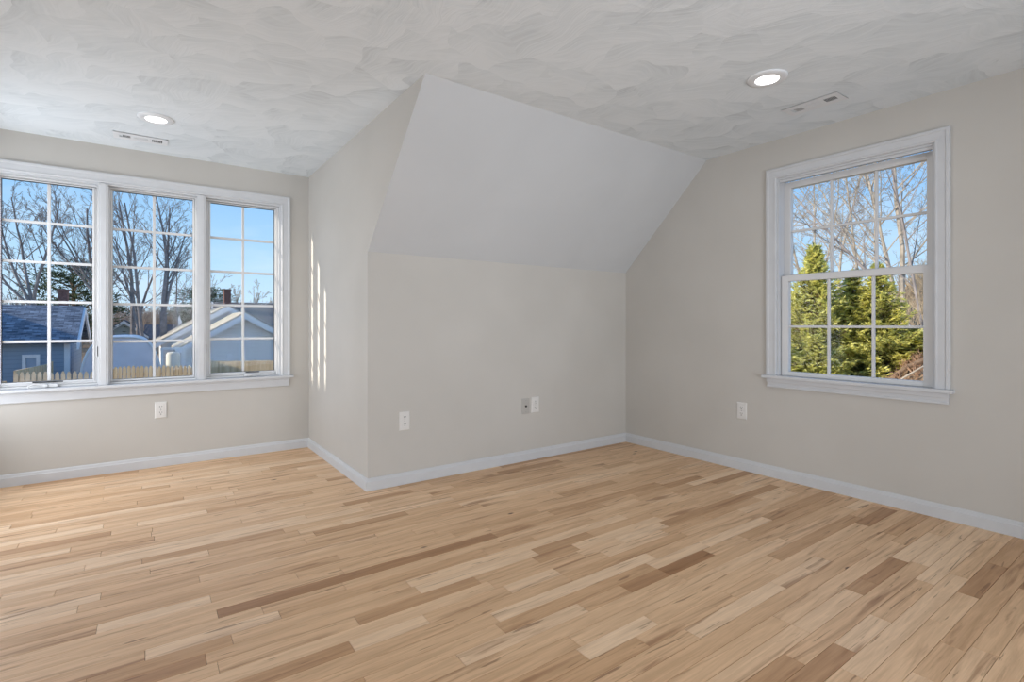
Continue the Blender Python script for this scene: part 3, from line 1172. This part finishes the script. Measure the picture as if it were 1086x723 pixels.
# tarp shelter
tn = empty('storage_tent', (-.8, 29, GZ))
tag(tn, 'white tarp storage tent with an arched roof behind the picket fence', 'tent')
def arch(u):
    a = math.pi * u
    c_, s_ = math.cos(a), math.sin(a)
    return (-.80 - 1.42 * math.copysign(abs(c_) ** .62, c_), GZ + 3.30 * abs(s_) ** .62)
ay0, ay1 = 27.6, 31.6
n = 28
m = MB()
vs, fs = [], []
for y in (ay0, ay1):
    for i in range(n + 1):
        x, z = arch(i / n)
        vs.append((x, y, z))
for i in range(n):
    fs.append((i, i + 1, n + 2 + i, n + 1 + i))
fs.append(tuple(range(n + 1)))
fs.append(tuple(range(n + 1, 2 * n + 2))[::-1])
m.add(vs, fs)
m.build('cover', M['tarp'], tn)
for y in (ay0 - .02, (ay0 + ay1) / 2, ay1 + .02):
    pts = [(arch(i / n)[0] * 1.0, y, arch(i / n)[1] + .01) for i in range(n + 1)]
    MB().tube(pts, [.045] * (n + 1), 6).build('hoop', M['house_trim'], tn)
MB().box((-1.78, ay0 - .03, GZ), (-1.72, ay0 - .005, -.15)).build('zip', M['window_dark'], tn)


# ------------------------------------------------------------------ outdoors: fences
def picket_fence(P0, P1, top, label, mat, w=.14, gap=.018, dog=.07, post_top=.06):
    f = empty('picket_fence', (P0[0], P0[1], GZ))
    tag(f, label, 'fence')
    d = Vector((P1[0] - P0[0], P1[1] - P0[1], 0))
    ln = d.length
    d.normalize()
    nrm = Vector((d.y, -d.x, 0))
    m = MB()
    t = 0
    while t + w <= ln + .001:
        tz = top + random.uniform(-.02, .02)
        prof = [(t, GZ), (t + w, GZ), (t + w, tz - dog), (t + w * .68, tz), (t + w * .32, tz), (t, tz - dog)]
        fr = [(P0[0] + d.x * a + nrm.x * .02, P0[1] + d.y * a + nrm.y * .02, z) for a, z in prof]
        bk = [(P0[0] + d.x * a, P0[1] + d.y * a, z) for a, z in prof]
        m.prism(fr, bk)
        t += w + gap
    m.build('pickets', mat, f)
    for z in (top - .35, GZ + .4):
        m = MB()
        a = Vector((P0[0], P0[1], z)) - nrm * .001
        b = Vector((P1[0], P1[1], z)) - nrm * .001
        m.prism([a, a - nrm * .05, a - nrm * .05 + Vector((0, 0, .09)), a + Vector((0, 0, .09))],
                [b, b - nrm * .05, b - nrm * .05 + Vector((0, 0, .09)), b + Vector((0, 0, .09))])
        m.build('rail', mat, f)
    k_ = int(ln // 2.4)
    for i in range(k_ + 1):
        c_ = Vector((P0[0], P0[1], 0)) + d * min(ln - .06, .06 + i * 2.4) - nrm * .11
        MB().box((c_.x - .045, c_.y - .045, GZ), (c_.x + .045, c_.y + .045, top - post_top - .05)).build('post', mat, f)
    return f


random.seed(5)
picket_fence((-3.66, 24.3), (-1.25, 23.1), -.55, 'weathered picket fence below the blue house at far left', M['fence_grey'], .13, .05, .10)
picket_fence((-1.12, 25.3), (1.85, 23.8), -.53, 'tan picket fence in front of the white tent', M['fence'], .13, .025, .09)
picket_fence((1.9, 28.0), (7.2, 25.35), -.60, 'golden board fence below the grey house gable', M['fence'], .15, .006, .03)
f = empty('board_fence', (-3.66, 24.3, GZ))
tag(f, 'sunlit tan board fence running back from the weathered pickets towards the blue house', 'fence')
MB().prism([(-3.70, 24.45, GZ), (-3.70, 24.45, -.50), (-3.30, 29.2, -.56), (-3.30, 29.2, GZ)],
           [(-3.64, 24.45, GZ), (-3.64, 24.45, -.50), (-3.24, 29.2, -.56), (-3.24, 29.2, GZ)]).build('boards', M['fence'], f)
MB().box((-3.34, 29.2, GZ), (-3.2, 29.34, -.48)).build('post', M['fence'], f)
f = empty('low_fence', (-8, 23.6, GZ))
tag(f, 'low orange-brown board fence at the bottom left edge of the view', 'fence')
MB().box((-9, 23.6, GZ), (-3.75, 23.66, -.86)).build('boards', M['bark_brown'], f)
MB().box((-9, 23.56, -.88), (-3.75, 23.7, -.78)).build('cap', M['fence'], f)


# ------------------------------------------------------------------ outdoors: bare trees
def grow(m, rng, p, d, ln, r, lev, cfg):
    n = 7 if lev == 0 else (5 if lev == 1 else (4 if lev == 2 else 3))
    pts, rad = [p.copy()], [r]
    dd = d.normalized()
    wob = cfg['wob']
    up = cfg['up']
    for i in range(n):
        dd = (dd + Vector((rng.gauss(0, wob), rng.gauss(0, wob), rng.gauss(0, wob) + up))).normalized()
        pts.append(pts[-1] + dd * ln / n)
        rad.append(max(cfg['rmin'], r * (1 - (i + 1) / n * .72)))
    m.tube(pts, rad, (7, 5, 4, 3, 3, 3)[lev], cap=(lev < 2))
    if lev >= cfg['levels']: return
    k_ = cfg['kids'][lev]
    st_ = cfg['start'] if lev == 0 else .22
    for j in range(k_):
        t = st_ + (1 - st_) * (j + rng.random() * .8) / k_
        fi = min(t, .999) * n
        i = int(fi)
        q = pts[i].lerp(pts[i + 1], fi - i)
        base = (pts[i + 1] - pts[i]).normalized()
        ax = base.cross(Vector((rng.gauss(0, 1), rng.gauss(0, 1), rng.gauss(0, 1))))
        if ax.length < 1e-3: continue
        ang = math.radians(rng.uniform(*cfg['ang']))
        nd = Matrix.Rotation(ang, 3, ax.normalized()) @ base
        nl = ln * rng.uniform(*cfg['len']) * (1 - .45 * t)
        grow(m, rng, q, nd, nl, max(cfg['rmin'], rad[i] * .46), lev + 1, cfg)


def bare_tree(loc, stems, label, seed, mat='bark_grey', fork=0, trunk=.2, name='bare_tree', **kw):
    """stems = [(dx, dy, dz, length, radius)], rising from one trunk that forks at height fork"""
    cfg = dict(wob=.055, up=.03, rmin=.0062, levels=4, kids=(8, 6, 5, 4), start=.30, ang=(16, 44), len=(.34, .56))
    cfg.update(kw)
    rng = random.Random(seed)
    m = MB()
    if fork > 0:
        m.tube([(0, 0, -.4), (.03, 0, fork * .5), (0, 0, fork + .1)], [trunk * 1.2, trunk, trunk * .9], 9)
    for dx, dy, dz, ln, r in stems:
        b = Vector((dx * .12, dy * .12, -.3)) if fork <= 0 else Vector((0, 0, fork - .15))
        grow(m, rng, b, Vector((dx, dy, dz)), ln, r, 0, cfg)
    me = bpy.data.meshes.new(name)
    me.from_pydata(m.v, [], m.f)
    o = link(name, me, M[mat])
    z = gz(loc[0], loc[1])
    o.location = (loc[0], loc[1], z)
    tag(o, label, 'tree')
    return o


bare_tree((-5.5, 42), [(-.85, 0, 1, 6.0, .08), (-.42, .1, 1, 6.6, .09), (-.10, .1, 1, 7.0, .10), (.20, 0, 1, 6.8, .10)],
          'bare tree with fanning stems behind the blue house roof, leftmost', 3, fork=4.9, trunk=.2, start=.18)
bare_tree((-2.2, 42), [(-.95, 0, 1, 6.6, .075), (-.62, .1, 1, 6.4, .075), (-.42, -.1, 1, 6.0, .065), (-.1, 0, 1, 5.0, .07)],
          'bare tree leaning left, its limbs crossing above the dark pine', 8, fork=5.6, trunk=.2, start=.2)
bare_tree((-1.12, 42), [(-.09, 0, 1, 12.0, .17), (.03, .1, 1, 12.3, .17)],
          'bare twin-stemmed tree behind the white tent', 12, start=.45)
bare_tree((-.40, 44), [(-.16, .05, 1, 5.0, .09), (.16, 0, 1, 5.6, .10)],
          'slender forked bare tree behind the right end of the tent', 21, fork=3.9, trunk=.13, start=.25, kids=(6, 4, 4, 3))
bare_tree((.15, 41), [(.02, 0, 1, 12.0, .15), (-.05, .1, 1, 10.5, .11)],
          'bare tree standing close left of the thickest trunk in the middle window', 34, start=.42)
bare_tree((.95, 40), [(-.10, 0, 1, 8.0, .14), (.02, .1, 1, 7.6, .13), (.28, 0, 1, 6.0, .09)],
          'thickest bare tree in the middle window beside the cream tank', 55, fork=4.6, trunk=.21, start=.2)
bare_tree((2.6, 60), [(.10, 0, 1, 10.5, .12), (.40, 0, 1, 9.0, .08)], 'thin bare tree reaching over the grey house roof from behind', 61, start=.3)
for i, (x, y, h_, lb) in enumerate(((8.6, 66, 6.6, 'pale bare tree above the brown roof, left of a similar one'),
                                    (11.0, 68, 7.2, 'pale bare tree above the brown roof near the right window frame'),
                                    (-8.2, 56, 6.8, 'low bushy bare tree behind the blue house roof at the left edge'))):
    bare_tree((x, y), [(-.3, 0, 1, h_, .09), (.0, 0, 1, h_, .09), (.3, 0, 1, h_ * .9, .08)], lb, 70 + i, start=.2,
              kids=(8, 6, 4, 3), rmin=.012, mat='bark_pale' if i < 2 else 'bark_grey')

# trees on the bank outside the right window
PT = dict(kids=(12, 8, 6, 4), rmin=.0035, wob=.06, start=.2, ang=(25, 62), len=(.28, .46))
bare_tree((20, 7.0), [(.02, .06, 1, 10.5, .075), (-.1, .26, 1, 9, .05)], 'pale bare tree with a tall trunk behind the golden evergreens, centre of the right window', 101, 'bark_pale', **PT)
bare_tree((19.5, 6.05), [(.03, -.02, 1, 10.5, .085), (.0, .13, 1, 10, .055)], 'thick pale bare tree nearest the right jamb of the double-hung window', 107, 'bark_pale', **PT)
bare_tree((24, 10.2), [(.0, .25, 1, 9.5, .07), (.1, -.1, 1, 9.5, .07)], 'slim bare tree farthest left in the double-hung window', 113, 'bark_pale', **PT)
bare_tree((17, 4.75), [(-.05, .62, 1, 8.5, .05), (.05, .16, 1, 8, .045)], 'bare tree leaning left with a long diagonal limb in the double-hung window', 119, 'bark_grey', **PT)
bare_tree((26, 8.4), [(.0, .05, 1, 10, .08), (.0, .4, 1, 9.5, .06)], 'distant bare tree on the bank behind the centre trunk', 127, 'bark_pale', **PT)
bare_tree((28, 12.6), [(.0, .2, 1, 10, .08), (.0, -.2, 1, 9.5, .06)], 'distant bare tree on the bank behind the left pane evergreens', 131, 'bark_pale', **PT)


# ------------------------------------------------------------------ outdoors: evergreens
def leaf_mesh(name, quads, tint):
    me = bpy.data.meshes.new(name)
    vs = [p for q in quads for p in q]
    fs = []
    i = 0
    for q in quads:
        fs.append(tuple(range(i, i + len(q))))
        i += len(q)
    me.from_pydata(vs, [], fs)
    me.attributes.new('tint', 'FLOAT', 'FACE').data.foreach_set('value', tint)
    return me


def spray(quads, tint, rng, p, d, size, tn, n=7, w=.16):
    """flat fan of scale-leaf fingers"""
    d = d.normalized()
    side = d.cross(Vector((rng.gauss(0, .5), rng.gauss(0, .5), 1)))
    if side.length < 1e-3: return
    side.normalize()
    for i in range(n):
        a = (i / (n - 1) - .5) * 1.9 + rng.gauss(0, .12)
        f = (d * math.cos(a) + side * math.sin(a)).normalized()
        st_ = p + d * size * .25 * rng.random()
        ln = size * (1 - .35 * abs(a)) * rng.uniform(.7, 1.15)
        up = Vector((rng.gauss(0, .35), rng.gauss(0, .35), .5))
        s2 = f.cross(up)
        if s2.length < 1e-3: continue
        s2 = s2.normalized() * ln * w
        quads.append((tuple(st_), tuple(st_ + f * ln * .45 + s2), tuple(st_ + f * ln + Vector((0, 0, rng.gauss(0, .01)))), tuple(st_ + f * ln * .45 - s2)))
        tint.append(max(0, min(1, tn + rng.gauss(0, .14))))


def make_conifer(seed, h, rad, nb, size):
    rng = random.Random(seed)
    quads, tint = [], []
    tw = MB()
    tw.tube([(0, 0, -.3), (.02, .01, h * .5), (0, 0, h * .97)], [.07, .045, .01], 7)
    for i in range(nb):
        t = (i + rng.random()) / nb
        t = t ** 1.05
        z = .04 * h + t * h * .94
        R = rad * (1 - t) ** 1.05 * (.70 + .6 * rng.random()) + .03
        a = i * 2.39996 + rng.gauss(0, .3)
        out = Vector((math.cos(a), math.sin(a), 0))
        rise = rng.uniform(.1, 1.0) + .5 * t
        p0 = Vector((0, 0, z - R * rise * .4))
        tip = p0 + out * R + Vector((0, 0, R * rise))
        tw.tube([p0, p0.lerp(tip, .5) + Vector((0, 0, .03)), tip], [.014, .009, .004], 3, cap=False)
        steps = max(2, int(R / (size * .55)))
        for s in range(steps + 1):
            u = .25 + .75 * s / steps
            c_ = p0.lerp(tip, u)
            for side in (-1, 1, 0):
                lat = Vector((-out.y, out.x, 0)) * side
                dr = (out * (.9 if side == 0 else .55) + lat * .75 + Vector((rng.gauss(0, .3), rng.gauss(0, .3), rng.uniform(-.3, .9))))
                spray(quads, tint, rng, c_ + Vector((rng.gauss(0, .03), rng.gauss(0, .03), rng.gauss(0, .03))), dr,
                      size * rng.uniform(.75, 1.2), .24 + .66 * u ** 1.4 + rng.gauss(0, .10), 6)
    return leaf_mesh('foliage', quads, tint), tw


def place_conifer(meshes, loc, rz, sc, label, mats, group=None):
    fol, trk = meshes
    o = bpy.data.objects.new('evergreen_tree', None)
    C.objects.link(o)
    o.location = (loc[0], loc[1], gz(loc[0], loc[1]) + (loc[2] if len(loc) > 2 else 0))
    o.rotation_euler = (0, 0, rz)
    o.scale = sc
    tag(o, label, 'tree', group)
    for nm, me in (('trunk', trk), ('foliage', fol)):
        c_ = bpy.data.objects.new(nm, me)
        C.objects.link(c_)
        c_.parent = o
    return o


def finish(pair, leaf):
    fol, tw = pair
    me = bpy.data.meshes.new('trunk')
    me.from_pydata(tw.v, [], tw.f)
    me.materials.append(M['bark_brown'])
    fol.materials.append(leaf)
    return fol, me


c_gold = finish(make_conifer(7, 4.2, 1.05, 300, .125), M['leaf_gold'])
c_gold2 = finish(make_conifer(19, 3.6, 1.15, 300, .125), M['leaf_gold'])
for i, (mesh, x, y, top, rz, wd, lb) in enumerate((
        (c_gold, 12.0, 6.15, 2.32, 0.3, 1.0, 'golden-green evergreen at the left edge of the double-hung window'),
        (c_gold2, 11.5, 5.15, 2.78, 1.9, .95, 'tallest golden-green evergreen, its tip rising above the meeting rail'),
        (c_gold, 12.2, 4.72, 2.25, 4.1, .9, 'golden-green evergreen in the middle of the double-hung window'),
        (c_gold2, 12.3, 4.28, 2.36, 3.0, .72, 'narrow golden-green evergreen just right of the window middle'),
        (c_gold, 10.6, 4.72, .92, 5.5, .80, 'low spreading evergreen filling the bottom middle pane'),
        (c_gold2, 12.6, 3.78, 1.06, 2.2, .62, 'low evergreen bush above the fallen logs at bottom right'),
        (c_gold2, 10.2, 5.25, .95, .8, 1.0, 'low evergreen filling the bottom left pane'))):
    hh = 4.2 if mesh is c_gold else 3.6
    z0 = gz(x, y)
    sz = (top - z0) / hh
    place_conifer(mesh, (x, y), rz, (wd, wd, sz), lb, None)


def make_pine(seed, h, spread, clumps, size):
    """irregular broad-crowned pine: bare trunk, limbs, needle clumps"""
    rng = random.Random(seed)
    quads, tint = [], []
    tw = MB()
    tw.tube([(0, 0, -.3), (.1, 0, h * .5), (0, 0, h * .95)], [.28, .2, .05], 7)
    for i in range(clumps):
        t = .30 + .70 * (i + rng.random()) / clumps
        a = i * 2.4 + rng.gauss(0, .4)
        R = spread * (1 - abs(t - .62) * 1.5) * rng.uniform(.45, 1.0)
        c_ = Vector((math.cos(a) * R, math.sin(a) * R, t * h + .1 * R))
        tw.tube([(0, 0, t * h - .25 * R), tuple(c_ * .55 + Vector((0, 0, (t * h - .1 * R) * .45))), tuple(c_)], [.07, .05, .02], 4, cap=False)
        rx = rng.uniform(.5, .95) * size
        for j in range(95):
            v_ = Vector((rng.gauss(0, .55) * rx * 1.5, rng.gauss(0, .55) * rx * 1.5, rng.gauss(0, .42) * rx * .55))
            dr = (v_ + Vector((0, 0, .35))).normalized()
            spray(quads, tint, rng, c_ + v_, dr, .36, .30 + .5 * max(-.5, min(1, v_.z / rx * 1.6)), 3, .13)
    return leaf_mesh('foliage', quads, tint), tw


pine = finish(make_pine(4, 8.2, 3.5, 40, 1.05), M['leaf_pine'])
p_ = place_conifer(pine, (-4.55, 52), 0.4, (1, 1, 1), 'dark broad-crowned pine behind the blue house chimney', None)
p_.name = 'pine_tree'
p_ = place_conifer(pine, (5.4, 66), 2.4, (1.05, 1.05, .86), 'dark pine behind the brick chimney of the brown-roofed house', None)
p_.name = 'pine_tree'

# ------------------------------------------------------------------ outdoors: brush, logs, stump
def brush(name, label, spots, mat, seed, hmin, hmax, twig, nst=9, rr=.02):
    rng = random.Random(seed)
    m = MB()
    for x, y in spots(rng):
        b = Vector((x, y, gz(x, y) - .1))
        hh = rng.uniform(hmin, hmax)
        for _ in range(nst):
            d = Vector((rng.gauss(0, .35), rng.gauss(0, .35), 1)).normalized()
            e_ = b + d * hh * rng.uniform(.6, 1)
            mid_ = b.lerp(e_, .55) + Vector((rng.gauss(0, .05), rng.gauss(0, .05), 0)) * hh
            m.tube([b, mid_, e_], [rr * 1.6, rr, rr * .4], 3, cap=False)
            for _k in range(twig):
                q = mid_.lerp(e_, rng.random() * .9)
                dd = (d + Vector((rng.gauss(0, .6), rng.gauss(0, .6), rng.gauss(.1, .3)))).normalized()
                m.tube([q, q + dd * hh * rng.uniform(.15, .32)], [rr * .6, rr * .3], 3, cap=False)
    me = bpy.data.meshes.new(name)
    me.from_pydata(m.v, [], m.f)
    o = link(name, me, M[mat])
    tag(o, label, 'brush', kind='stuff')
    return o


brush('woodland', 'grey-brown leafless woodland along the far rise behind the houses',
      lambda r: [(r.uniform(-26, 34), r.uniform(66, 98)) for _ in range(420)], 'brush', 2, 3.0, 5.4, 6, 8, .03)
brush('undergrowth', 'tan tangle of dry undergrowth on the bank outside the right window',
      lambda r: [(r.uniform(14.5, 36), r.uniform(2, 17)) for _ in range(420)], 'brush_tan', 9, .7, 2.0, 4, 8, .010)


brush('brush_pile', 'pile of dead reddish-brown twigs on the bank at the lower right of the window',
      lambda r: [(11.2 + r.random() * 1.3, 2.9 + r.random() * 1.5) for _ in range(90)], 'brush_red', 15, .15, .34, 5, 5, .006)


def log(pts, rads, label, mat='bark_brown'):
    m = MB().tube(pts, rads, 9)
    o = m.build('fallen_log', M[mat], smooth=False)
    tag(o, label, 'log')
    return o


def gp(x, y, dz): return (x, y, gz(x, y) + dz)


log([gp(11.4, 4.1, .05), gp(11.7, 3.6, .07), gp(12.0, 3.1, .12)], [.05, .045, .035], 'thick brown fallen log on the bank at bottom right of the window')
log([gp(11.0, 3.95, .04), gp(11.2, 3.5, .16), gp(11.35, 3.0, .30)], [.022, .019, .014], 'thin pale fallen branch propped over the bank at bottom right', 'bark_pale')
log([gp(12.3, 4.1, .06), gp(12.45, 3.7, .12), gp(12.7, 3.2, .14)], [.06, .05, .05], 'fallen branch lying behind the thick log', 'bark_grey')
sp = empty('tree_stump', (14, 4.25, gz(14, 4.25)))
tag(sp, 'short reddish-brown stump on the bank behind the low evergreen bush', 'stump')
zz = gz(14, 4.25)
MB().lathe([(.2, -.2), (.17, .0), (.14, .12), (.135, .42), (.13, .46)], (14, 4.25, zz), n=14).build('bark', M['stump'], sp, smooth=True)
MB().disc(.131, (14, 4.25, zz + .46), 14).build('cut_face', M['bark_pale'], sp)
